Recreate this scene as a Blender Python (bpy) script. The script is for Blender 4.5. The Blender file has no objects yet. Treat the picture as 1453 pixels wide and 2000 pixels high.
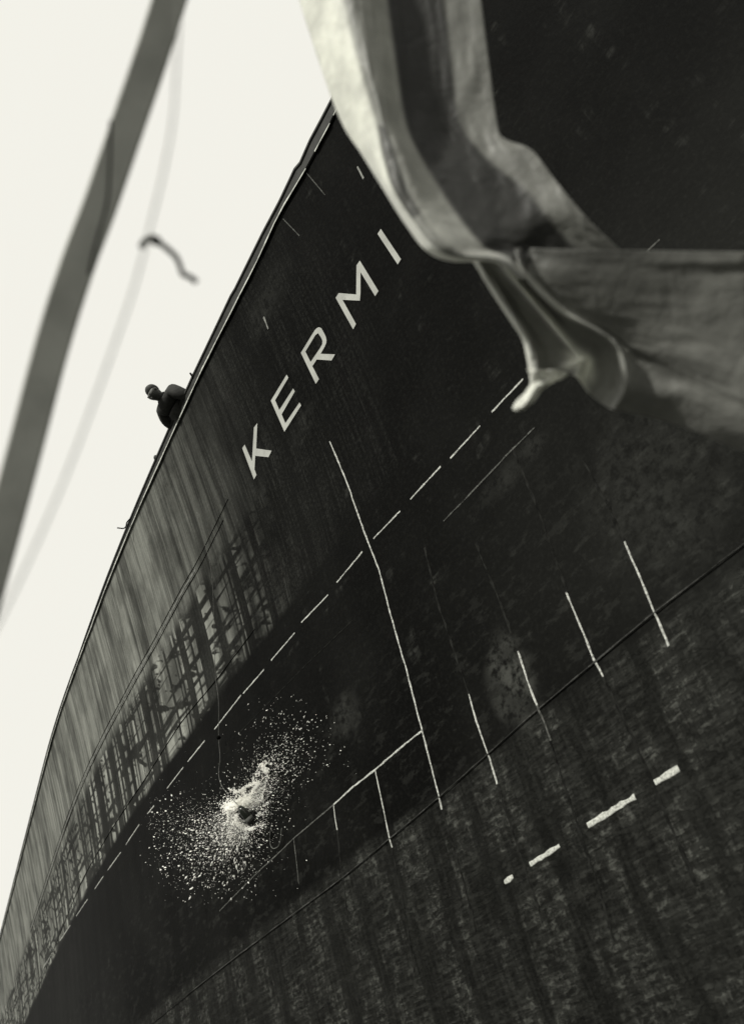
import bpy, bmesh, math, random
import numpy as np
from mathutils import Vector, Matrix
random.seed(7); rng = np.random.default_rng(11)
scene = bpy.context.scene
COL = scene.collection

# ------------------------------------------------------------------ frames of reference
FPX = 1765.0; CX, CY = 726.5, 1000.0           # lens (in units of the 1453 x 2000 picture)
def nz(v):
    v = np.array(v, float); return v/np.linalg.norm(v)
AFT = nz([-1266, 1600, 1765]); UP = np.array([-812, -2590, 1765.]); UP = nz(UP-AFT*UP.dot(AFT))
FWD = -AFT; NIN = nz(np.cross(AFT, UP))         # along the hull to the bow, up the hull, into the hull
PHI = math.radians(22)
WUP = math.cos(PHI)*UP+math.sin(PHI)*NIN        # true vertical
NH = math.cos(PHI)*NIN-math.sin(PHI)*UP         # horizontal, into the ship
YW = np.cross(WUP, FWD)
RW = np.array([FWD, YW, WUP])                   # camera axes (right, down, ahead) -> world
EYE = np.array([0., 0., 1.7])
def world(p): return RW @ np.asarray(p, float) + EYE
def wdir(v): return RW @ np.asarray(v, float)

# ------------------------------------------------------------------ camera
camd = bpy.data.cameras.new('camera'); cam = bpy.data.objects.new('camera', camd); COL.objects.link(cam)
M = Matrix.Identity(4)
for j, v in enumerate([wdir([1, 0, 0]), wdir([0, -1, 0]), wdir([0, 0, -1])]):
    for i in range(3): M[i][j] = v[i]
M.translation = Vector(EYE)
cam.matrix_world = M
camd.sensor_fit = 'HORIZONTAL'; camd.sensor_width = 100.0; camd.lens = 100.0*FPX/1453
camd.clip_start = 0.1; camd.clip_end = 3000
camd.dof.use_dof = True; camd.dof.focus_distance = 11.5; camd.dof.aperture_fstop = 4.6
scene.camera = cam
scene.render.resolution_x = 743; scene.render.resolution_y = 1024

# ------------------------------------------------------------------ sky and sun
SUN = nz([-.74, -.66, -.10])
SW = wdir(SUN)
el = math.asin(SW[2]); az = math.atan2(SW[0], SW[1])
w = bpy.data.worlds.new('World'); scene.world = w; w.use_nodes = True
nt = w.node_tree; nt.nodes.clear()
sky = nt.nodes.new('ShaderNodeTexSky'); sky.sky_type = 'NISHITA'; sky.sun_disc = False
sky.sun_elevation = el; sky.sun_rotation = az; sky.air_density = 1.0; sky.dust_density = 6
bw = nt.nodes.new('ShaderNodeRGBToBW'); nt.links.new(sky.outputs[0], bw.inputs[0])
# an even white overcast: the sky's own luminance kept only as a slight gradient
mr = nt.nodes.new('ShaderNodeMapRange'); mr.inputs[1].default_value = 0; mr.inputs[2].default_value = 14
mr.inputs[3].default_value = 5.9; mr.inputs[4].default_value = 6.8
nt.links.new(bw.outputs[0], mr.inputs[0])
tint = nt.nodes.new('ShaderNodeVectorMath'); tint.operation = 'SCALE'; tint.inputs[0].default_value = (1.0, 0.985, 0.905)
nt.links.new(mr.outputs[0], tint.inputs['Scale'])
bg = nt.nodes.new('ShaderNodeBackground'); bg.inputs[1].default_value = 0.15
nt.links.new(tint.outputs[0], bg.inputs[0])
wo = nt.nodes.new('ShaderNodeOutputWorld'); nt.links.new(bg.outputs[0], wo.inputs[0])
sd = bpy.data.lights.new('sun', 'SUN'); sd.energy = 4.4; sd.angle = math.radians(3); sd.color = (1, .98, .9)
so = bpy.data.objects.new('sun', sd); COL.objects.link(so)
so.rotation_euler = Vector(SW).to_track_quat('Z', 'Y').to_euler(); so.location = (0, 0, 40)
vs = scene.view_settings; vs.view_transform = 'Standard'; vs.look = 'None'; vs.exposure = 0; vs.gamma = 1; vs.use_curve_mapping = False

# ------------------------------------------------------------------ hull surface
D = 5.2
def sst_int(x):
    x = np.clip(x, 0, 1); return x**3-x**4/2
def hv(t):
    t = np.asarray(t, float)
    return .15*5*sst_int((t-4)/5)+.15*np.maximum(t-9, 0)-.01*np.maximum(3-t, 0)**2
def ha(s):
    s = np.asarray(s, float); x = np.maximum(-11-s, 0); y = np.minimum(x, 11)
    return -(.0055*y*y+.121*(x-y))
def H(s, t): return hv(t)+ha(s)
def surf(s, t, off=0.0):                        # camera-frame point of the shell, off metres outboard
    return FWD*s+UP*t+NIN*(D-float(H(s, t))-off)
def st(x, y, off=0.0):                          # where a line of sight meets the shell
    r = np.array([x-CX, y-CY, FPX]); r = r/r.dot(NIN); de = D
    for _ in range(40):
        s = r.dot(FWD)*de; t = r.dot(UP)*de
        de = .5*de+.5*(D-float(H(s, t))-off)
    return r.dot(FWD)*de, r.dot(UP)*de
def stl(pts): return [st(*p) for p in pts]
def curve_of(pts, ext):
    a = stl(pts)
    a.sort(); S = [ext[0][0]]+[q[0] for q in a]+[ext[1][0]]; T = [ext[0][1] or a[0][1]]+[q[1] for q in a]+[ext[1][1] or a[-1][1]]
    return lambda s: np.interp(s, S, T)
EDGE = [(156,1284),(182,1210),(211,1131),(235,1070),(259,1011),(306,901),(334,837),(381,733),(455,578),(463,565),(517,456),(548,398),(553,388),(580,331),(591,318),(610,275),(631,236),(668,165)]
dk = stl(EDGE)
tdeck = curve_of(EDGE, ((-60, dk[0][1]-.25), (16, 10.1)))
seamA = curve_of([(680,1710),(860,1560),(1050,1390),(1280,1200)], ((-60, 2.0), (16, 2.4)))
seam2 = curve_of([(162,1717),(286,1518),(356,1407),(422,1328),(472,1262)], ((-60, 5.0), (16, 5.9)))
seam3 = curve_of([(178,1494),(240,1374),(306,1255),(364,1147),(389,1106),(463,957),(513,904)], ((-60, 7.0), (16, 7.7)))
def plate(s, t):                                 # lapped plating: two strakes stand 14 mm proud
    return .008 if (t > seamA(s)+.001 and t < seam2(s)) else 0.
BETA = math.radians(18); MC = math.cos(BETA)*NH+math.sin(BETA)*FWD; D0 = 4.75
def s_stem(t): 
    s = 5.0
    for _ in range(30):
        s -= (surf(s, t).dot(MC)-D0)/math.sin(BETA)
    return s

# ------------------------------------------------------------------ helpers
def link(o, parent=None):
    COL.objects.link(o)
    if parent is not None: o.parent = parent
    return o
def mesh_obj(name, verts, faces, mat, parent=None, smooth=False, uv=None):
    me = bpy.data.meshes.new(name)
    me.from_pydata([tuple(v) for v in verts], [], faces)
    if uv is not None:
        l = me.uv_layers.new(name='st')
        for lp in me.loops: l.data[lp.index].uv = uv[lp.vertex_index]
    if smooth: me.polygons.foreach_set('use_smooth', [True]*len(me.polygons))
    me.materials.append(mat); me.update()
    return link(bpy.data.objects.new(name, me), parent)
def thing(name, label, cat, group=None, loc=(0, 0, 0)):
    o = bpy.data.objects.new(name, None); o.empty_display_size = .2
    o.location = loc; COL.objects.link(o); o['label'] = label; o['category'] = cat
    if group: o['group'] = group
    return o
def keep(o):      # parented meshes are written in world coordinates; cancel the empty's own location
    o.location = -Vector(o.parent.location); return o

class NT:
    def __init__(s, name):
        s.m = bpy.data.materials.new(name); s.m.use_nodes = True; s.t = s.m.node_tree
        s.b = s.t.nodes['Principled BSDF']
    def n(s, k): return s.t.nodes.new(k)
    def put(s, sock, v):
        if isinstance(v, (int, float)): sock.default_value = v
        elif isinstance(v, tuple): sock.default_value = v
        else: s.t.links.new(v, sock)
    def op(s, o, a, b=0., c=None, clamp=False):
        q = s.n('ShaderNodeMath'); q.operation = o; q.use_clamp = clamp
        s.put(q.inputs[0], a); s.put(q.inputs[1], b)
        if c is not None: s.put(q.inputs[2], c)
        return q.outputs[0]
    def mul(s, *a):
        r = a[0]
        for x in a[1:]: r = s.op('MULTIPLY', r, x)
        return r
    def add(s, *a):
        r = a[0]
        for x in a[1:]: r = s.op('ADD', r, x)
        return r
    def ramp(s, v, a, b, lo=0., hi=1.):
        q = s.n('ShaderNodeMapRange'); q.interpolation_type = 'SMOOTHSTEP'
        s.put(q.inputs[0], v)
        if a > b: a, b, lo, hi = b, a, hi, lo
        q.inputs[1].default_value = a; q.inputs[2].default_value = b; q.inputs[3].default_value = lo; q.inputs[4].default_value = hi
        return q.outputs[0]
    def xyz(s, x, y, z=0.):
        q = s.n('ShaderNodeCombineXYZ'); s.put(q.inputs[0], x); s.put(q.inputs[1], y); s.put(q.inputs[2], z); return q.outputs[0]
    def noise(s, vec, scale, detail=3, rough=.55, dist=0.):
        q = s.n('ShaderNodeTexNoise'); s.put(q.inputs['Vector'], vec)
        q.inputs['Scale'].default_value = scale; q.inputs['Detail'].default_value = detail
        q.inputs['Roughness'].default_value = rough; q.inputs['Distortion'].default_value = dist
        return q.outputs['Fac']
    def grey(s, v, tint=(1.0, 1.015, .95)):
        q = s.n('ShaderNodeVectorMath'); q.operation = 'SCALE'; q.inputs[0].default_value = tint
        s.put(q.inputs['Scale'], v); return q.outputs[0]
    def bump(s, h, dist, strength=1.):
        q = s.n('ShaderNodeBump'); q.inputs['Strength'].default_value = strength; q.inputs['Distance'].default_value = dist
        s.put(q.inputs['Height'], h); s.t.links.new(q.outputs[0], s.b.inputs['Normal'])
    def fin(s, col, rough=.6, spec=.3):
        s.put(s.b.inputs['Base Color'], col); s.put(s.b.inputs['Roughness'], rough); s.b.inputs['Specular IOR Level'].default_value = spec
        return s.m
def obj_coord(N):
    return N.n('ShaderNodeTexCoord').outputs['Object']
def simple(name, v, rough=.6, var=.25, scale=20, spec=.3, tint=(1.0, 1.02, .94)):
    N = NT(name); nn = N.noise(obj_coord(N), scale, 4, .6)
    return N.fin(N.grey(N.ramp(nn, .3, .7, v*(1-var), v*(1+var)), tint), rough, spec)

# ------------------------------------------------------------------ hull paint
def hull_material():
    N = NT('weathered_black_hull_paint')
    uvn = N.n('ShaderNodeUVMap'); uvn.uv_map = 'st'
    sp = N.n('ShaderNodeSeparateXYZ'); N.t.links.new(uvn.outputs[0], sp.inputs[0]); S, T = sp.outputs[0], sp.outputs[1]
    V = N.xyz(S, T)
    def blob(px, py, rx, ry):
        a, b = st(px, py)
        x = N.op('DIVIDE', N.op('SUBTRACT', S, a), rx); y = N.op('DIVIDE', N.op('SUBTRACT', T, b), ry)
        return N.ramp(N.add(N.mul(x, x), N.mul(y, y), N.mul(N.op('SUBTRACT', N.noise(V, 4.5, 5, .7), .5), 3.2)), 1.1, -.1)
    fine = N.noise(V, 22, 5, .7)
    grit = N.noise(V, 90, 2, .6)
    broad = N.ramp(N.noise(V, .55, 4, .6), .38, .68)
    # rain-washed vertical smears on the old plate
    smear = N.ramp(N.noise(N.xyz(N.mul(S, 5.), N.mul(T, .9)), 1., 5, .65), .5, .72)
    smear2 = N.ramp(N.noise(N.xyz(N.mul(S, 1.6), N.mul(T, 5.5)), 1., 5, .7), .52, .75)
    c = N.add(.0012, N.mul(broad, .0028), N.mul(N.ramp(fine, .45, .75), .005), N.mul(N.ramp(grit, .3, .8), .0022), N.mul(N.ramp(S, -7., -1.5), N.ramp(T, 6.5, 4.), .006))
    c = N.add(c, N.mul(smear, smear2, .034))
    # upper plates aft: chalky streaks, with the grazing sky sheen painted in
    aft = N.ramp(S, -7.5, -14.5); upper = N.ramp(T, 5.45, 5.6)
    st1 = N.ramp(N.noise(N.xyz(N.mul(S, 5.6), N.mul(T, .16)), 1., 4, .7), .40, .60)
    st2 = N.ramp(N.noise(N.xyz(N.mul(S, 19.), N.mul(T, .45)), 1., 4, .75), .42, .62)
    st3 = N.ramp(N.noise(N.xyz(N.mul(S, 1.4), N.mul(T, .8)), 1., 3, .6), .32, .62)
    wash_sheen = N.add(N.mul(st1, .05), N.mul(st2, .025), .03)
    # between the two seams: pale tone broken by a dark lattice
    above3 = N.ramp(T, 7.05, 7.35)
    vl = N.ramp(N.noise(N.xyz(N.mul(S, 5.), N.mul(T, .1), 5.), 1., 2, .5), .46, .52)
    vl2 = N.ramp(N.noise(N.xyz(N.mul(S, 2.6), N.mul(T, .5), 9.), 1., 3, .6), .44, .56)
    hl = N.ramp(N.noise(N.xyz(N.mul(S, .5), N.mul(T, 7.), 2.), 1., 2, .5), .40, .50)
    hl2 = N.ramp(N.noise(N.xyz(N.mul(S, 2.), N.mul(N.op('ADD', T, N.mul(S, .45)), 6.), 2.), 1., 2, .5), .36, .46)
    mid_pale = N.add(.008, N.mul(vl, hl, hl2, N.add(.35, N.mul(vl2, .65)), .13))
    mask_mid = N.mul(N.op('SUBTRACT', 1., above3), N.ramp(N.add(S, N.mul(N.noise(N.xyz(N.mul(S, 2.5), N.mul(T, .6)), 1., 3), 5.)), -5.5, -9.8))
    aft_pale = N.add(N.mul(above3, aft, wash_sheen, 1.9), N.mul(mask_mid, mid_pale, 1.6))
    aft_pale = N.mul(aft_pale, upper, N.add(.55, N.mul(st3, .6)), N.add(.75, N.mul(fine, .5)))
    c = N.add(c, aft_pale)
    c = N.add(c, N.mul(upper, N.ramp(S, -4., -8.), st2, N.add(.2, st3), N.ramp(fine, .35, .65), .014))
    # lower strake: blistered primer showing through, dark bands along the frames
    low = N.ramp(T, 2.42, 2.25)
    chip = N.ramp(N.noise(N.xyz(N.mul(S, 9.), N.mul(T, 17.)), 1., 9, .78, .3), .47, .56)
    patch = N.ramp(N.noise(V, 1.7, 4, .6, .5), .42, .55)
    band = N.ramp(N.op('SINE', N.add(N.mul(S, 2*math.pi/.75), N.mul(N.noise(N.xyz(N.mul(S, 1.3), N.mul(T, .5)), 1., 3, .7), 9.))), .25, .8, 1., .15)
    drip = N.ramp(N.noise(N.xyz(N.mul(S, 16.), N.mul(T, 1.1), 3.), 1., 4, .7), .42, .62)
    brush = N.ramp(N.noise(N.xyz(N.mul(S, 2.2), N.mul(T, 26.), 4.), 1., 4, .7), .44, .62)
    c = N.add(c, N.mul(low, chip, patch, band, N.add(.35, N.mul(drip, .5), N.mul(brush, .5)), .037), N.mul(low, brush, band, .010), N.mul(low, drip, .006), N.mul(low, .004))
    chip2 = N.ramp(N.noise(N.xyz(N.mul(S, 3.), N.mul(T, 8.), 7.), 1., 6, .7), .54, .60)
    c = N.add(c, N.mul(chip2, N.ramp(T, 4.6, 3.2), .006))
    # rubbed places
    for (px, py, rx, ry, k) in [(1000,1330,.36,.5,.045), (675,1400,.42,.28,.022), (520,590,.8,.35,.012), (300,1000,1.6,1.2,.02), (1280,960,.9,1.,.012), (590,830,.5,.2,.01), (1000,920,.7,.15,.015)]:
        c = N.add(c, N.mul(blob(px, py, rx, ry), N.ramp(N.noise(V, 9, 6, .7), .38, .62), k))
    hgt = N.add(N.mul(N.noise(V, 14, 6, .65), 1.), N.mul(N.op('SINE', N.mul(S, 2*math.pi/.75)), .2), N.mul(chip, low, -1.))
    N.bump(hgt, .006, .8)
    return N.fin(N.grey(c, (1.0, 1.025, .93)), N.add(.5, N.mul(fine, .25)), .02)
HULL = hull_material()
def letter_mat():
    N = NT('name_paint'); oc = obj_coord(N)
    a = N.ramp(N.noise(oc, 3.5, 4, .6), .3, .7, .84, 1.08); b = N.ramp(N.noise(oc, 38, 6, .8), .30, .40, .35, 1.)
    g = N.ramp(N.noise(oc, 140, 2, .7), .3, .7, .86, 1.08)
    N.bump(N.noise(oc, 50, 4, .7), .003, .5)
    return N.fin(N.grey(N.mul(a, b, g, .40)), .8, .1)
LETTER = letter_mat()
def chalk_mat():
    N = NT('chalk'); oc = obj_coord(N)
    return N.fin(N.grey(N.ramp(N.noise(oc, 45, 4, .8), .35, .6, .15, .55)), .9, .1)
CHALK = chalk_mat()
FAINT = simple('faint_chalk', .075, .9, .6, 50, .1)
BEAD = simple('scraped_weld', .035, .6, .6, 25, .2)
SOFT = simple('weld_under_paint', .0125, .8, .6, 12, .02)
DARK = simple('dark_paint', .004, .8, .3, 20, .0)
RAILM = simple('rail_paint', .022, .6, .4, 8, .25)
EDGEM = simple('edge_highlight_paint', .5, .6, .35, 14, .3)  # pale colour standing in for light caught on the strip's edge
WHITE = simple('white_chalk_paint', .42, .8, .45, 55, .2)

# ------------------------------------------------------------------ ground
g = mesh_obj('ground', [(-900, -900, 0), (900, -900, 0), (900, 900, 0), (-900, 900, 0)], [(0, 1, 2, 3)], simple('yard_concrete', .10, .9, .3, .4))
g['kind'] = 'structure'

# ------------------------------------------------------------------ the ship
ship = thing('ship', 'huge black ship hull with flared bow, painted name KERMI and chalk lines, towering overhead', 'ship')
def build_hull():
    bands = [(lambda s: -3.4+0*s, seamA, 10, 0.), (seamA, seam2, 14, .008), (seam2, seam3, 10, 0.), (seam3, tdeck, 14, 0.)]
    fr = []
    for bi, (lo, hi, n, off) in enumerate(bands):
        for k in range(n+1): fr.append((bi, k/n, off))
    ncol_a = [x for x in np.arange(-60, -20, 2.)]+[x for x in np.arange(-20, 1.01, .35)]
    nb = 10; V, UV = [], []; cols = len(ncol_a)+nb
    rows = len(fr)
    for (bi, f, off) in fr:
        lo, hi = bands[bi][0], bands[bi][1]
        for i in range(cols):
            if i < len(ncol_a):
                s = ncol_a[i]; t = float(lo(s))*(1-f)+float(hi(s))*f
            else:
                t0 = float(lo(3.))*(1-f)+float(hi(3.))*f
                q = (i-len(ncol_a)+1)/nb; se = s_stem(t0); s = ncol_a[-1]*(1-q)+se*q; t = float(lo(s))*(1-f)+float(hi(s))*f
                t = t*(1-q)+t0*q
            V.append(surf(s, t, off*(1 if i < cols-1 else 0))); UV.append((s, t))
    F = []
    for r in range(rows-1):
        for i in range(cols-1):
            a = r*cols+i; F.append((a, a+cols, a+cols+1, a+1))
    n0 = len(V)
    port = [p+2*(D0-p.dot(MC))*MC for p in V]
    Vs = V+port; UVs = UV+[(u+40, v) for u, v in UV]
    F += [(a+n0, b+n0, c+n0, d+n0)[::-1] for (a, b, c, d) in F]
    for i in range(cols-1):        # keel plate and deck (0.95 m under the rail)
        F.append((i, i+1, n0+i+1, n0+i))
    for r in range(rows-1):        # after end
        F.append((r*cols, n0+r*cols, n0+(r+1)*cols, (r+1)*cols))
    top = []
    for i in range(cols):
        p = V[(rows-1)*cols+i]+NH*.85-WUP*.95
        if p.dot(MC) > D0: p = p+(D0-p.dot(MC))*MC
        top.append(p)
    base = len(Vs)
    Vs += top+[p+2*(D0-p.dot(MC))*MC for p in top]; UVs += [(0, 20)]*(2*cols)
    for i in range(cols-1): F.append((base+i, base+i+1, base+cols+i+1, base+cols+i))
    mesh_obj('hull_plating', [world(p) for p in Vs], F, HULL, ship, uv=UVs)
build_hull()

def ribbon(name, sts, width, mat, off=.002, thick=.003, jit=0., step=.06, parent=ship, taper=False):
    """a thin raised strip following a line on the shell"""
    P = [np.array(sts[0])]
    for a, b in zip(sts[:-1], sts[1:]):
        a = np.array(a); b = np.array(b); n = max(1, int(np.linalg.norm(b-a)/step))
        for k in range(1, n+1): P.append(a+(b-a)*k/n)
    V, F = [], []
    L = len(P)
    for i, p in enumerate(P):
        d = P[min(i+1, L-1)]-P[max(i-1, 0)]; d = d/(np.linalg.norm(d)+1e-9); q = np.array([-d[1], d[0]])
        w = width*(1+random.uniform(-1, 1)*jit)
        if taper: w *= .35+.65*min(1, 4*min(i, L-1-i)/L+.1)
        c = p+q*random.uniform(-1, 1)*jit*width*.3
        for sg, o in ((1, off), (1, off+thick), (-1, off+thick), (-1, off)):
            e = c+q*sg*w/2*(1 if o == off else .8); V.append(world(surf(e[0], e[1], o+max(plate(e[0], e[1]+.03), plate(e[0], e[1]-.03)))))
        if i:
            b0, b1 = (i-1)*4, i*4
            for k in range(3): F.append((b0+k, b0+k+1, b1+k+1, b1+k))
    F.append((0, 1, 2, 3)); e = (L-1)*4; F.append((e, e+3, e+2, e+1))
    return mesh_obj(name, V, F, mat, parent)

# rail along the top of the bulwark
def sweep(name, path, prof, mat, parent, closed=True):
    """path: camera-frame points, prof: list of functions i -> offset vector"""
    V, F = [], []; n = len(prof)
    for i, p in enumerate(path):
        for q in prof: V.append(world(p+q))
        if i:
            for k in range(n): F.append(((i-1)*n+k, (i-1)*n+(k+1) % n, i*n+(k+1) % n, i*n+k))
    F.append(tuple(range(n))[::-1]); F.append(tuple(range((len(path)-1)*n, len(path)*n)))
    return mesh_obj(name, V, F, mat, parent)
ss = sorted(list(np.arange(-40, 3, .25))+[q[0] for q in dk])
path = [surf(s, float(tdeck(s)), .014) for s in ss]
O = -NIN
sweep('rail_cap', path, [O*.004-UP*.035, O*.03-UP*.02, O*.03+UP*.012, -O*.10+UP*.012, -O*.10-UP*.035], RAILM, ship)
# upper doubling strip with a highlight painted along its lower edge
LINE = [(154,1296),(182,1222),(220,1122),(260,1026),(313,907),(337,854),(399,720),(507,508),(550,415),(598,336),(651,237),(690,150)]
ln = sorted(stl(LINE)); ln = [(-40., ln[0][1]-.15)]+ln
lnf = lambda s: float(np.interp(s, [q[0] for q in ln], [q[1] for q in ln]))
V, F = [], []
for i, s in enumerate(ss):
    a = lnf(s); b = float(tdeck(s))-.04
    for (t, o) in ((a, .014), (a+.008, .032), (b, .030), (b, .012)): V.append(world(surf(s, t, o)))
    if i:
        for k in range(3): F.append(((i-1)*4+k, (i-1)*4+k+1, i*4+k+1, i*4+k))
mesh_obj('sheer_strip', V, F, RAILM, ship)
segs = [s for s in np.arange(-39, -4.9, .3)]
ribbon('painted_edge_highlight', [(s, lnf(s)-.004) for s in segs], .024, EDGEM, .033, .004, .35, .25)
for (a, b) in [(-4.85, -4.45), (-4.35, -3.6)]:
    ribbon('painted_edge_highlight', [(a, lnf(a)-.004), (b, lnf(b)-.004)], .017, EDGEM, .033, .004, .35, .1)

# seam welds
def seamline(name, f, s0, s1, width, mat, dt=0., jit=.5, off=.0):
    ribbon(name, [(s, float(f(s))+dt) for s in np.arange(s0, s1, .3)], width, mat, off, .005, jit, .12)
seamline('seam_weld', seamA, -14, 1.0, .010, BEAD, .012, .8)
seamline('seam_weld', seam2, -30, -9.5, .02, DARK, -.02, .5)
seamline('seam_weld', seam3, -30, -10.6, .045, simple('rubbed_weld', .11, .6, .45, 12), .03, .5)
seamline('seam_weld', seam3, -30, -9.4, .02, DARK, -.03, .3)
seamline('seam_weld', seam3, -30, -9, .015, DARK, .09, .3)
ribbon('seam_weld', stl([(868,1018),(917,968),(996,884),(1046,835)]), .014, FAINT, .0, .004, .6)
ribbon('seam_weld', stl([(470,1430),(600,1298),(690,1212)]), .012, SOFT, .0, .003, .5)
# dark butt welds down the frames, seen as ridges
for pts in [[(1000,870),(1050,990),(1110,1157)], [(930,1060),(975,1170),(1013,1272)], [(830,1070),(860,1190),(917,1356)], [(1140,900),(1190,990),(1221,1058)],
            [(971,1532),(1020,1680),(1060,1800)], [(1075,1447),(1110,1560),(1165,1720),(1200,1840)], [(1178,1322),(1235,1440),(1300,1590),(1360,1730)], [(863,1582),(900,1700),(930,1820)],
            [(765,1655),(790,1780),(810,1900)], [(660,1622),(668,1700),(680,1800)]]:
    ribbon('butt_weld', stl(pts), .026, SOFT, .0, .003, .6)

# chalk and paint marks of the platers
def chalk(pts, wd, mat=CHALK, jit=.35): ribbon('chalk_line', stl(pts), wd, mat, .0, .003, jit, .05)
chalk([(644,862),(679,946),(714,1043),(742,1115),(763,1196),(788,1285),(793,1300),(818,1399),(825,1424),(858,1553),(863,1582)], .021)
for a, b in [((962,805),(1023,740)),((881,895),(939,832)),((803,975),(862,911)),((731,1052),(783,998)),((659,1138),(709,1078)),((590,1216),(642,1162)),((531,1290),(577,1236)),
             ((476,1355),(517,1308)),((420,1425),(472,1358)),((368,1488),(401,1447)),((327,1541),(359,1499)),((290,1589),(302,1574)),((247,1650),(273,1611)),((211,1701),(237,1665)),((186,1737),(203,1712)),
             ((150,1790),(172,1757)),((118,1838),(138,1808)),((85,1890),(105,1858))]:
    chalk([a, b], .019)
chalk([(825,1428),(780,1464),(734,1504),(690,1538),(653,1572)], .020)
chalk([(653,1572),(600,1617),(575,1638),(540,1672),(510,1699),(486,1723),(430,1780)], .016, FAINT)
chalk([(653,1572),(656,1600),(660,1622)], .017); chalk([(734,1504),(750,1580),(766,1656)], .017); chalk([(575,1638),(580,1680),(585,1728)], .014, FAINT)
chalk([(917,1356),(932,1410),(953,1470),(971,1532)], .018); chalk([(1013,1272),(1035,1340),(1050,1378)], .019); chalk([(1050,1378),(1063,1412),(1076,1447)], .022, FAINT)
chalk([(1107,1157),(1140,1235),(1162,1290),(1178,1322)], .019); chalk([(1221,1058),(1250,1125),(1285,1210),(1306,1262)], .019)
chalk([(598,336),(635,380)], .012, FAINT); chalk([(553,427),(585,460)], .012, FAINT); chalk([(1258,497),(1290,468)], .013, FAINT)
chalk([(698,325),(710,348)], .022, simple('grey_chalk', .2, .8, .5, 60)); chalk([(515,619),(524,642)], .026, simple('grey_chalk', .2, .8, .5, 60))
for a, b, wd in [((1148,1614),(1240,1556),.040), ((1035,1689),(1093,1653),.038), ((985,1724),(1002,1713),.038), ((1279,1530),(1325,1500),.038)]:
    ribbon('painted_dash', stl([a, b]), wd, WHITE, .0, .002, .3, .05)

# the painted name
LET = [('K', 9.081, (460, 720), [(128,1412),(170,1348),(300,1645),(335,1045),(395,965),(375,1415),(650,1455),(592,1570),(358,1545),(345,1790),(380,1885),(335,1965)], None),
 ('E', 9.081, (460, 720), [(635,568),(915,105),(945,160),(710,560),(785,735),(1030,352),(1060,405),(825,810),(892,968),(1142,600),(1172,652),(875,1118)], None),
 ('R', 13.21, (570, 620), [(245,910),(600,330),(660,270),(715,248),(770,275),(820,360),(885,490),(905,570),(900,650),(860,750),(755,935),(1128,950),(1035,1108),(655,1082),(540,1255),(712,1590),(630,1712)],
   [(362,880),(620,450),(690,402),(770,520),(803,600),(795,690),(740,790),(495,1150)]),
 ('M', 9.081, (640, 430), [(150,1375),(205,1290),(515,1315),(520,800),(578,715),(908,1255),(850,1345),(590,915),(590,1290),(580,1425),(270,1410),(510,1840),(460,1935)], None),
 ('I', 9.081, (640, 430), [(893,240),(950,152),(1308,690),(1250,782)], None)]
for ch, sc, off, outer, inner in LET:
    bm = bmesh.new(); edges = []; 
    for loop in (outer, inner):
        if not loop: continue
        vs_ = []
        for x, y in loop:
            s, t = st(off[0]+x/sc, off[1]+y/sc); vs_.append(bm.verts.new(world(surf(s, t, .003))))
        edges += [bm.edges.new((vs_[i], vs_[(i+1) % len(vs_)])) for i in range(len(vs_))]
    r = bmesh.ops.triangle_fill(bm, use_beauty=True, edges=edges)
    nrm = Vector(wdir(O))
    ext = bmesh.ops.extrude_face_region(bm, geom=bm.faces[:])
    for v in ext['geom']:
        if isinstance(v, bmesh.types.BMVert): v.co += nrm*.004
    bmesh.ops.recalc_face_normals(bm, faces=bm.faces[:])
    me = bpy.data.meshes.new('name_letter'); bm.to_mesh(me); bm.free(); me.materials.append(LETTER)
    o = link(bpy.data.objects.new('name_letter', me), ship); o['label'] = 'pale painted capital letter %s' % ch

# small fittings on the rail
def tube(name, pts, rad, mat, parent=None, seg=8, smooth=True):
    """pts in camera frame; rad number or list"""
    P = [np.array(p, float) for p in pts]; n = len(P); V, F = [], []
    R = rad if isinstance(rad, (list, tuple)) else [rad]*n
    ref = np.array([.3, .2, .93])
    for i, p in enumerate(P):
        d = nz(P[min(i+1, n-1)]-P[max(i-1, 0)]); a = np.cross(d, ref)
        a = nz(a) if np.linalg.norm(a) > 1e-3 else np.array([1., 0, 0]); b = np.cross(d, a)
        for k in range(seg):
            th = 2*math.pi*k/seg; V.append(world(p+R[i]*(a*math.cos(th)+b*math.sin(th))))
        if i:
            for k in range(seg): F.append(((i-1)*seg+k, (i-1)*seg+(k+1) % seg, i*seg+(k+1) % seg, i*seg+k))
    F.append(tuple(range(seg))[::-1]); F.append(tuple(range((n-1)*seg, n*seg)))
    return mesh_obj(name, V, F, mat, parent, smooth)
def px(x, y, z): return np.array([(x-CX)*z/FPX, (y-CY)*z/FPX, z])
def edge_z(x, y): s, t = st(x, y); return surf(s, t)[2]
def smooth_pts(pts, n=6):
    P = [np.array(p, float) for p in pts]; P = [2*P[0]-P[1]]+P+[2*P[-1]-P[-2]]; out = []
    for i in range(1, len(P)-2):
        for k in range(n):
            u = k/n; a, b, c, d = P[i-1:i+3]
            out.append(.5*((2*b)+(c-a)*u+(2*a-5*b+4*c-d)*u*u+(3*b-3*c+d-a)*u**3))
    out.append(P[-2]); return out
z = edge_z(382, 738)
tube('rail_pin', [px(384, 741, z+.05), px(378, 737, z), px(371, 728, z)], [.02, .02, .013], DARK, ship)
z = edge_z(308, 893)
tube('rail_cleat', [px(314, 899, z+.03), px(307, 898, z), px(304, 893, z), px(303, 889, z)], [.035, .05, .04, .02], RAILM, ship)
tube('rail_cleat', [px(318, 893, z+.03), px(313, 889, z), px(312, 884, z)], [.035, .035, .018], RAILM, ship)
z = edge_z(260, 1010)
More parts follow.
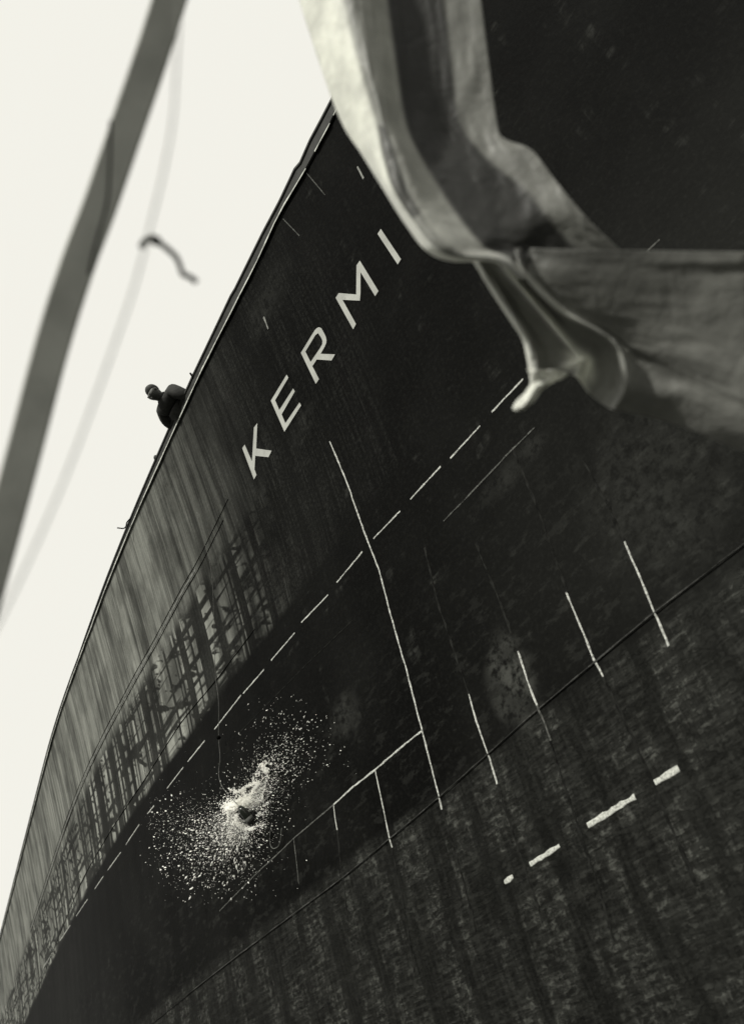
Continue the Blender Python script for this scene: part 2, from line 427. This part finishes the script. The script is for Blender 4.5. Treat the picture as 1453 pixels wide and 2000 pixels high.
tube('bent_wire', smooth_pts([px(264, 1003, z), px(256, 1011, z), px(248, 1020, z), px(246, 1028, z), px(241, 1032, z), px(229, 1031, z)]), .011, DARK, ship)

# ------------------------------------------------------------------ man leaning over the rail
def skin_mesh(name, nodes, edges, mat, parent, sub=2):
    me = bpy.data.meshes.new(name); me.from_pydata([tuple(world(n[0])) for n in nodes], edges, []); me.materials.append(mat)
    o = link(bpy.data.objects.new(name, me), parent)
    m = o.modifiers.new('skin', 'SKIN'); m.use_smooth_shade = True
    for i, n in enumerate(nodes):
        sv = me.skin_vertices[0].data[i]; r = n[1]; sv.radius = r if isinstance(r, tuple) else (r, r); sv.use_root = (i == 0)
    s = o.modifiers.new('sub', 'SUBSURF'); s.levels = sub; s.render_levels = sub
    return o
sp_, tp_ = st(350, 808); P0 = surf(sp_, tp_)
o_ = -NH
def L(o, wv, f): return P0+o_*o+WUP*wv+FWD*f
man = thing('person', 'person in dark jacket leaning out over the ship rail, looking down against the sky', 'person')
SKIN = simple('skin_tone', .06, .6, .2, 30); JACK = simple('dark_jacket', .020, .8, .4, 25); HAIRM = simple('dark_hair', .025, .7, .3, 60)
hc = L(.45, .17, .03)
nodes = [(L(-.26, .0, 0), .14), (L(-.05, .10, 0), .15), (L(.12, .15, 0), (.17, .15)), (L(.26, .17, 0), (.16, .12)), (L(.345, .17, .01), .062),
         (L(.42, .17, .02), (.10, .105)), (L(.50, .165, .03), (.125, .13)), (L(.56, .16, .03), .095),
         (L(-.34, -.08, .10), .10), (L(-.62, -.5, .12), .075), (L(-.95, -.90, .12), .05), (L(-.85, -.92, .12), .04),
         (L(-.34, -.08, -.10), .10), (L(-.62, -.5, -.12), .075), (L(-.95, -.90, -.12), .05), (L(-.85, -.92, -.12), .04)]
edges = [(0,1),(1,2),(2,3),(3,4),(4,5),(5,6),(6,7),(0,8),(8,9),(9,10),(10,11),(0,12),(12,13),(13,14),(14,15)]
for sg in (1, -1):
    b = len(nodes)
    nodes += [(L(.24, .17, sg*.19), .075), (L(.15, .06, sg*.30), .055), (L(.0, .05, sg*.34), .045), (L(-.04, .05, sg*.22), .035)]
    edges += [(3, b), (b, b+1), (b+1, b+2), (b+2, b+3)]
    for k in range(5):
        q = len(nodes); nodes += [(L(-.03+.018*k, .055, sg*(.20-.03)), .011), (L(-.03+.018*k, .045, sg*(.20-.07-.006*(k % 3))), .009)]
        edges += [(b+3, q), (q, q+1)]
skin_mesh('body', nodes, edges, SKIN, man)
jn = [(L(-.24, .0, 0), .19), (L(-.05, .10, 0), .22), (L(.12, .15, 0), (.25, .21)), (L(.27, .17, 0), (.19, .16)), (L(.34, .17, .01), .09)]
je = [(0,1),(1,2),(2,3),(3,4)]
for sg in (1, -1):
    b = len(jn); jn += [(L(.22, .17, sg*.22), .13), (L(.13, .08, sg*.33), .11), (L(-.02, .06, sg*.35), .10), (L(-.05, .055, sg*.26), .08)]
    je += [(3, b), (b, b+1), (b+1, b+2), (b+2, b+3)]
skin_mesh('jacket', jn, je, JACK, man)
skin_mesh('trousers', [(L(-.24, -.02, 0), .165), (L(-.36, -.12, .11), .12), (L(-.63, -.5, .12), .09), (L(-.95, -.86, .12), .075), (L(-.36, -.12, -.11), .12), (L(-.63, -.5, -.12), .09), (L(-.95, -.86, -.12), .075)],
          [(0,1),(1,2),(2,3),(0,4),(4,5),(5,6)], JACK, man)
def ell(bm, c, ax, r, seg=12, rings=8):
    ret = bmesh.ops.create_uvsphere(bm, u_segments=seg, v_segments=rings, radius=1.0)
    A = Matrix([list(a) for a in ax]).transposed()
    for v in ret['verts']: v.co = Vector(c)+A @ Vector((v.co.x*r[0], v.co.y*r[1], v.co.z*r[2]))
AX = [Vector(wdir(o_)), Vector(wdir(WUP)), Vector(wdir(FWD))]
def blobpart(name, c, r, mat):
    bm = bmesh.new(); ell(bm, world(c), AX, r); me = bpy.data.meshes.new(name); bm.to_mesh(me); bm.free(); me.materials.append(mat)
    me.polygons.foreach_set('use_smooth', [True]*len(me.polygons)); link(bpy.data.objects.new(name, me), man)
blobpart('hair', L(.51, .205, .03), (.115, .085, .115), HAIRM)
blobpart('collar', L(.345, .165, .01), (.035, .10, .11), JACK)
blobpart('nose', L(.475, .055, .03), (.016, .022, .014), SKIN)
for f in (-.04, .04): blobpart('eye', L(.53, .066, .03+f), (.010, .008, .013), HAIRM)
for f in (-.112, .112): blobpart('ear', L(.48, .16, .03+f), (.03, .02, .012), SKIN)
blobpart('mouth', L(.43, .075, .03), (.006, .008, .026), HAIRM)

# ------------------------------------------------------------------ bottle and its line
bs, bt = st(482, 1594, .30)
BC = surf(bs, bt, .30)
zb = BC[2]
p1, p2 = px(470, 1579, zb+.02), px(494, 1609, zb-.02)
bax = nz(p2-p1)
def bp(u, c=BC): return c+bax*u
GL = NT('dark_green_glass'); GLM = GL.fin((.010, .012, .009, 1), .12, .5)
bot = thing('champagne_bottle', 'dark champagne bottle with pale label smashing in white spray against the ship side', 'bottle')
prof = [(-.135, .045), (-.13, .052), (.02, .054), (.06, .053), (.10, .043), (.125, .030)]
def lathe(name, prof, mat, parent, seg=24, off=0):
    return tube(name, [bp(-u) for u, r in prof], [r for u, r in prof], mat, parent, seg)
lathe('glass_body', prof, GLM, bot)
lathe('paper_label', [(-.085, .0535), (-.084, .0555), (-.025, .0565), (-.024, .054)], simple('label_paper', .07, .7, .3, 40), bot)
lathe('broken_neck', [(.12, .030), (.135, .024), (.15, .018)], GLM, bot)
LN = simple('line_cord', .10, .8, .3, 30)
pts = [(385,1000),(397,1050),(412,1110),(417,1180),(419,1260),(421,1320),(427,1370),(427,1440),(430,1480),(427,1510),(433,1535),(452,1560),(472,1580)]
P = []
for i, (x, y) in enumerate(pts):
    k = i/(len(pts)-1); s, t = st(x, y, .06+.24*k**3); P.append(surf(s, t, .06+.24*k**3))
cord = thing('launch_line', 'thin pale cord hanging down the ship side to the smashing bottle', 'cord')
tube('cord', smooth_pts(P, 4), .0042, LN, cord, 6)
tube('knot', [P[7]-UP*.03, P[7]-UP*.01, P[7]+UP*.02], [.02, .034, .012], DARK, cord)
P = []
for x, y in [(531,1608),(528,1625),(527,1642),(530,1655),(536,1658),(544,1653),(548,1640),(550,1618)]:
    s, t = st(x, y, .05); P.append(surf(s, t, .05))
o = tube('wire_loop', smooth_pts(P, 5), .0055, LN, None, 6); o['label'] = 'thin wire bent in a U loop hanging beside the splash'; o['category'] = 'wire'

# ------------------------------------------------------------------ champagne spray (uncountable drops)
def spray():
    V, F = [], []
    src = surf(*st(478, 1588, .1), .1)
    def drop(p, r, stretch, axis=None):
        d = nz(p-src) if axis is None else axis
        d = nz(d+rng.normal(0, .25, 3)); a = nz(np.cross(d, [.2, .9, .3])); b = np.cross(d, a); n = len(V)
        for q in (d*r*stretch, a*r, b*r, -a*r, -b*r, -d*r*stretch*.8): V.append(world(p+q))
        F.extend([(n, n+1, n+2), (n, n+2, n+3), (n, n+3, n+4), (n, n+4, n+1), (n+5, n+2, n+1), (n+5, n+3, n+2), (n+5, n+4, n+3), (n+5, n+1, n+4)])
    def put(x, y, off, r, stretch=1.6):
        s, t = st(x, y, off); drop(surf(s, t, off), r, stretch)
    # wide fan towards the lower left
    for _ in range(3600):
        ang = math.radians(rng.normal(135, 27)); d = 16+235*rng.beta(1.0, 2.3)
        x = 478+d*math.cos(ang)*1.0; y = 1592+d*math.sin(ang)
        if x < 262+rng.random()*40 or y > 1700+rng.random()*90: continue
        put(x, y, .03+rng.random()*.003*d, (.0016+.0078*rng.random()**6)*(1+d/300), 1.5+rng.random()*2.2)
    for _ in range(3600):           # fine mist
        ang = math.radians(rng.normal(135, 34) if rng.random() < .6 else rng.normal(-60, 22)); d = 12+140*rng.beta(1., 2.6)
        put(478+d*math.cos(ang), 1590+d*math.sin(ang), .04+rng.random()*.25, .0011+.0012*rng.random(), 3.)
    for _ in range(420):
        ang = math.radians(rng.normal(172, 14)); d = 30+160*rng.random()
        put(478+d*math.cos(ang), 1592+d*math.sin(ang), .05+rng.random()*.2, .0024+.003*rng.random()**2, 2.4)
    # fan to the upper right, drawn out along the flow
    for _ in range(1000):
        ang = math.radians(rng.normal(-57, 14)); d = 50+210*rng.beta(1.3, 2.2)
        put(478+d*math.cos(ang), 1588+d*math.sin(ang), .03+rng.random()*.3, .0022+.0048*rng.random()**3, 1.6+rng.random()*3)
    for _ in range(1100):           # short halo all round
        ang = rng.random()*2*math.pi; d = 18+rng.gamma(2., 14)
        put(480+d*math.cos(ang), 1590+d*math.sin(ang), .04+rng.random()*.25, .0025+.005*rng.random()**3, 2.4)
    def c8(x, y): return 380+x/6.054, 1440+y/6.054
    strands = [([(365,835),(450,812),(560,775),(650,735)], 10, 1050, .009), ([(395,850),(470,830),(600,790)], 6, 500, .009), ([(400,598),(430,632)], 2, 26, .007), ([(475,600),(462,650)], 2, 20, .006),
      ([(450,672),(520,640),(580,615),(640,572),(735,538),(775,552)], 3, 260, .0075), ([(745,548),(705,615),(660,680),(630,765)], 3.2, 240, .0075), ([(560,660),(600,700),(620,760)], 5, 120, .007),
      ([(785,335),(830,372),(862,425)], 4, 130, .011), ([(862,430),(850,520),(822,610),(800,700),(790,760)], 2.2, 150, .0055), ([(690,490),(700,540)], 2, 24, .006),
      ([(512,915),(488,960),(492,1010),(550,1060)], 3.5, 150, .007), ([(540,1040),(600,1090),(660,1095),(700,1075)], 3.5, 130, .007), ([(700,1065),(780,1050),(830,1015)], 4, 60, .006),
      ([(740,930),(790,905),(850,880)], 4, 50, .006), ([(790,850),(850,790),(885,770)], 4, 60, .006), ([(720,440),(780,420)], 4, 26, .008), ([(800,330),(850,310),(930,320)], 3, 40, .007), ([(610,1110),(600,1180),(570,1250)], 3, 40, .005),
      ([(640,800),(720,700),(790,600)], 9, 330, .0045), ([(660,830),(740,780),(800,700)], 8, 260, .0045)]
    for pts, wd, n, r in strands:
        seg = [np.array(c8(*p)) for p in pts]
        for _ in range(int(n*1.5)):
            i = rng.integers(0, len(seg)-1); p = seg[i]+(seg[i+1]-seg[i])*rng.random()+rng.normal(0, wd*.5, 2)*(1+(rng.random() < .25))
            put(p[0], p[1], .05+rng.random()*.16, r*(.3+.8*rng.random()**1.5), 1.5+1.6*rng.random())
    N = NT('spray_water'); m = N.fin((.93, .92, .87, 1), .35, .6)
    N.b.inputs['Subsurface Weight'].default_value = 0
    o = mesh_obj('champagne_spray', V, F, m)
    o['kind'] = 'stuff'; o['label'] = 'burst of white champagne droplets fanning out around the bottle'; o['category'] = 'spray'
spray()

# ------------------------------------------------------------------ bunting cloth, close overhead
def cr(P, u):
    n = len(P)-1; i = min(int(u), n-1); f = u-i
    p = lambda k: P[k] if 0 <= k <= n else (2*P[0]-P[1] if k < 0 else 2*P[n]-P[n-1])
    a, b, c, d = p(i-1), p(i), p(i+1), p(i+2)
    return .5*((2*b)+(c-a)*f+(2*a-5*b+4*c-d)*f*f+(3*b-3*c+d-a)*f**3)
def vnoise(x, y, seed):
    xi, yi = math.floor(x), math.floor(y); fx, fy = x-xi, y-yi
    def h(i, j): return math.modf(abs(math.sin(i*127.1+j*311.7+seed*17.3)*43758.5453))[0]
    ux, uy = fx*fx*(3-2*fx), fy*fy*(3-2*fy)
    return (h(xi, yi)*(1-ux)+h(xi+1, yi)*ux)*(1-uy)+(h(xi, yi+1)*(1-ux)+h(xi+1, yi+1)*ux)*uy-.5
def sheet(name, rows, zbase, zoff, mats, stripe_shade, parent, nu=14, nv=16, wr=(1., 1.), seed=1, amp=.02, freq=(1.2, 2.4)):
    R = [[np.array([x, y], float) for x, y in r] for r in rows]; nr, nc = len(R), len(R[0])
    U = (nr-1)*nu; Vn = (nc-1)*nv; verts = []; 
    zo = [np.array(r, float) for r in zoff] if isinstance(zoff[0], (list, tuple)) else [np.array(zoff, float)]*nr
    for i in range(U+1):
        u = i/nu
        ctrl = [cr([R[k][j] for k in range(nr)], u) for j in range(nc)]
        zc = [cr([np.array([zo[k][j]]) for k in range(nr)], u)[0] for j in range(nc)]
        zb_ = float(cr([np.array([zz]) for zz in zbase], u)[0])
        for j in range(Vn+1):
            v = j/nv; p = cr(ctrl, v); zq = float(cr([np.array([q]) for q in zc], v)[0])
            wv = amp*(vnoise(u*freq[0]+v*.9, v*freq[1], seed)+.5*vnoise(u*freq[0]*2.3+v*2, v*freq[1]*2.2, seed+3)+.25*vnoise(u*freq[0]*5, v*freq[1]*5, seed+5))*2
            verts.append(world(px(p[0], p[1], zb_+zq+wv)))
    F = []
    for i in range(U):
        for j in range(Vn):
            a = i*(Vn+1)+j; F.append((a, a+1, a+Vn+2, a+Vn+1))
    o = mesh_obj(name, verts, F, mats[0], parent, True)
    at = o.data.attributes.new('dye_shade', 'FLOAT', 'POINT')  # stripe dye plus painted fold light and shade
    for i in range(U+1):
        for j in range(Vn+1): at.data[i*(Vn+1)+j].value = stripe_shade(i/nu, j/nv)
    s = o.modifiers.new('thickness', 'SOLIDIFY'); s.thickness = .0015
    return o
def sm(a, b, x):
    x = min(max((x-a)/(b-a), 0), 1); return x*x*(3-2*x)
def fields(v, lst, soft=.12):      # dyed stripes and painted fold shade: value lst[0] up to edge, then the next ...
    r = lst[0]
    for e, val in lst[1:]: r = r+(val-r)*sm(e-soft, e+soft, v)
    return r
def cloth_mat(name, trans=.35, rough=.5):
    N = NT(name); oc = obj_coord(N)
    at = N.n('ShaderNodeAttribute'); at.attribute_name = 'dye_shade'; v = at.outputs['Fac']
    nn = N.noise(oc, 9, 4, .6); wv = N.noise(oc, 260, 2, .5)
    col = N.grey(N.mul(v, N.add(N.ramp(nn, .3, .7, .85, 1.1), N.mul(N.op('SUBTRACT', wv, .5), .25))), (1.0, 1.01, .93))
    N.fin(col, rough, .35); N.b.inputs['Sheen Weight'].default_value = .25; N.b.inputs['Sheen Roughness'].default_value = .4
    N.bump(N.add(N.noise(oc, 22, 5, .6), N.mul(N.noise(oc, 5, 4, .6, 1.8), 2.5)), .006, .5)
    tr = N.n('ShaderNodeBsdfTranslucent'); N.t.links.new(col, tr.inputs[0])
    mx = N.n('ShaderNodeMixShader'); mx.inputs[0].default_value = trans
    out = N.t.nodes['Material Output']
    N.t.links.new(N.b.outputs[0], mx.inputs[1]); N.t.links.new(tr.outputs[0], mx.inputs[2]); N.t.links.new(mx.outputs[0], out.inputs['Surface'])
    return N.m
CL = cloth_mat('thin_bunting', .35)
flag = thing('flag', 'large billowing striped flag blowing close overhead, blurred in front of the ship bow', 'flag')
A = [[(560,-80),(655,-80),(695,-80),(745,-80),(800,-80),(865,-80),(930,-80)],
     [(620,110),(700,112),(728,115),(772,120),(830,120),(888,118),(955,115)],
     [(666,235),(735,235),(754,238),(792,240),(850,237),(903,233),(970,230)],
     [(708,302),(748,300),(776,292),(818,300),(880,300),(940,290),(982,268)],
     [(750,370),(768,366),(798,352),(855,362),(922,350),(985,330),(1038,292)],
     [(790,434),(806,428),(832,420),(888,415),(962,400),(1035,370),(1080,345)],
     [(832,488),(850,482),(875,470),(928,465),(998,450),(1072,415),(1120,395)],
     [(880,509),(895,502),(915,495),(955,488),(1040,485),(1110,462),(1168,447)],
     [(965,512),(970,509),(978,506),(1000,505),(1080,512),(1160,512),(1225,497)],
     [(1010,545),(1016,545),(1024,545),(1040,545),(1085,545),(1165,545),(1290,545)]]
zA = [3.3, 3.2, 3.15, 3.1, 3.05, 3.0, 2.95, 2.95, 2.95, 2.98]
oA = [.20, -.01, -.03, .04, .07, .055, .03]
def dye_shadeA(u, v):
    d = fields(v, [.88, (.97, .10 if 2.1 < u < 5 else .3), (1.8, .46), (3.0, .035), (4.9, .24)])  # middle rows: shade of the fold valley painted as a darker band
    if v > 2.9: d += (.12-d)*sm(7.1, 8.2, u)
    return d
sheet('upper_cloth', A, zA, oA, [CL], dye_shadeA, flag, seed=3, amp=.0075, freq=(.8, 1.3))
B0 = [[915,925,945,960,972,988,992,1006,1030,1110,1490], [932,942,958,976,988,1001,1008,1022,1040,1130,1490], [960,971,992,1016,1030,1043,1050,1065,1085,1180,1490],
      [996,1008,1030,1055,1070,1082,1095,1112,1135,1230,1490], [1020,1031,1058,1090,1104,1116,1150,1168,1190,1270,1490], [1030,1041,1070,1112,1130,1142,1190,1207,1230,1310,1490],
      [1036,1048,1072,1108,1138,1150,1205,1222,1245,1330,1490], [1042,1052,1076,1108,1126,1150,1188,1200,1230,1310,1490]]
BY = [[493,491,490,489,488,487,487,486,484,486,492], [524,523,521,522,524,525,527,530,534,536,530], [570,570,570,572,575,576,576,578,582,596,610],
      [625,625,625,623,622,622,618,616,622,645,690], [663,665,667,665,664,664,650,646,655,690,770], [703,702,700,696,695,695,684,680,694,730,810],
      [743,738,722,712,704,712,742,748,755,780,850], [752,745,735,731,736,768,796,800,806,826,896]]
B = [list(zip(a_, b_)) for a_, b_ in zip(B0, BY)]
zB = [3.05, 3.05, 3.05, 3.05, 3.05, 3.05, 3.05, 3.1]
tiltB = [.10, .08, .05, .02, .0, -.01, -.03, -.04, -.06, -.12, -.26]
oB = [[.06, .03, .05, .04, .0, .02, .03, .0, .03, .03, .04], [.05, .01, .04, .03, -.02, .01, .03, -.03, .03, .03, .04]]+[[.06, .01, .05, .05, -.015, .03, .04, -.02, .03, .04, .04]]*4+[[.07, .02, .07, .02, -.03, .05, .05, -.02, .02, .04, .06], [.12, .09, .12, .03, .0, .06, .03, .0, .02, .05, .08]]
oB = [[a_+b_ for a_, b_ in zip(r, tiltB)] for r in oB]
def fold_lightB(u, v):  # fold ridges, rim and mouth painted lighter in place of highlights
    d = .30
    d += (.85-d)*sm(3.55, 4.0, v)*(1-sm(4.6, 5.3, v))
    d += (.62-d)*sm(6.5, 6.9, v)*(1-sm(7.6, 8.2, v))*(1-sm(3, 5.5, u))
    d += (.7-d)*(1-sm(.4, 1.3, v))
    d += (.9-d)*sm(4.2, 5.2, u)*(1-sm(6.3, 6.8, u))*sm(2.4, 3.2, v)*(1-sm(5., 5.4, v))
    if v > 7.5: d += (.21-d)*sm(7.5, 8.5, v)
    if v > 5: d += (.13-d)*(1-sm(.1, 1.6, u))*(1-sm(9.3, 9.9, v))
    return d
sheet('lower_cloth', B, zB, oB, [CL], fold_lightB, flag, seed=8, nv=8, amp=.008, freq=(1.0, 2.0))
tail = [[(1030,720),(1050,722),(1085,722)], [(1036,745),(1052,744),(1108,732)], [(1024,768),(1040,765),(1062,758)], [(1008,784),(1026,790),(1044,782)], [(1001,798),(1010,803),(1022,800)]]
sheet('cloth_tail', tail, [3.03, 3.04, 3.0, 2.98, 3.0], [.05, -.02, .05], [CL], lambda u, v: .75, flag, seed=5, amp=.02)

# ------------------------------------------------------------------ blurred pole and halyard at upper left
pole = thing('wooden_spar', 'out-of-focus flat grey wooden spar slanting across the sky at upper left', 'spar')
WD = NT('weathered_wood'); oc = obj_coord(WD)
WDm = WD.fin(WD.grey(WD.ramp(WD.noise(oc, 6, 5, .6), .3, .7, .36, .50)), .8, .2)
pp = [(-95,1400),(-20,1130),(50,870),(100,680),(150,520),(195,400),(252,235),(300,95),(365,-110)]
SP = smooth_pts([px(x, y, 2.1+.1*i/8) for i, (x, y) in enumerate(pp)], 4)
ea = nz([.90, .30, .32]); eb = nz(np.cross(ea, nz(SP[-1]-SP[0])))
sec = [(.040, .006), (.036, .012), (-.036, .012), (-.040, .006), (-.040, -.006), (-.036, -.012), (.036, -.012), (.040, -.006)]
sweep('spar_board', SP, [ea*x+eb*y for x, y in sec], WDm, pole)
tube('spar_cord', smooth_pts([px(x, y, 2.05) for x, y in [(216,235),(214,330),(208,400),(186,480),(174,535)]]), .0035, DARK, pole, 6)
hal = thing('halyard', 'thin blurred rope with a frayed loose end hanging beside the wooden spar', 'rope')
ROPE = simple('rope_fibre', .06, .9, .4, 60)
tube('rope', smooth_pts([px(x, y, 1.45) for x, y in [(358,-110),(345,120),(337,235),(318,340),(296,430),(285,475),(262,560),(235,640),(185,780),(120,950),(40,1130),(-40,1290),(-140,1480)]]), .0020, simple('pale_rope', .3, .9, .3, 60), hal, 6)
tube('loose_end', smooth_pts([px(x, y, 2.0) for x, y in [(276,484),(284,470),(296,466),(312,474),(330,488),(344,502),(352,520),(357,534),(370,540),(384,550)]]), [.008]*12+[.011]*6+[.0065]*37, ROPE, hal, 8)
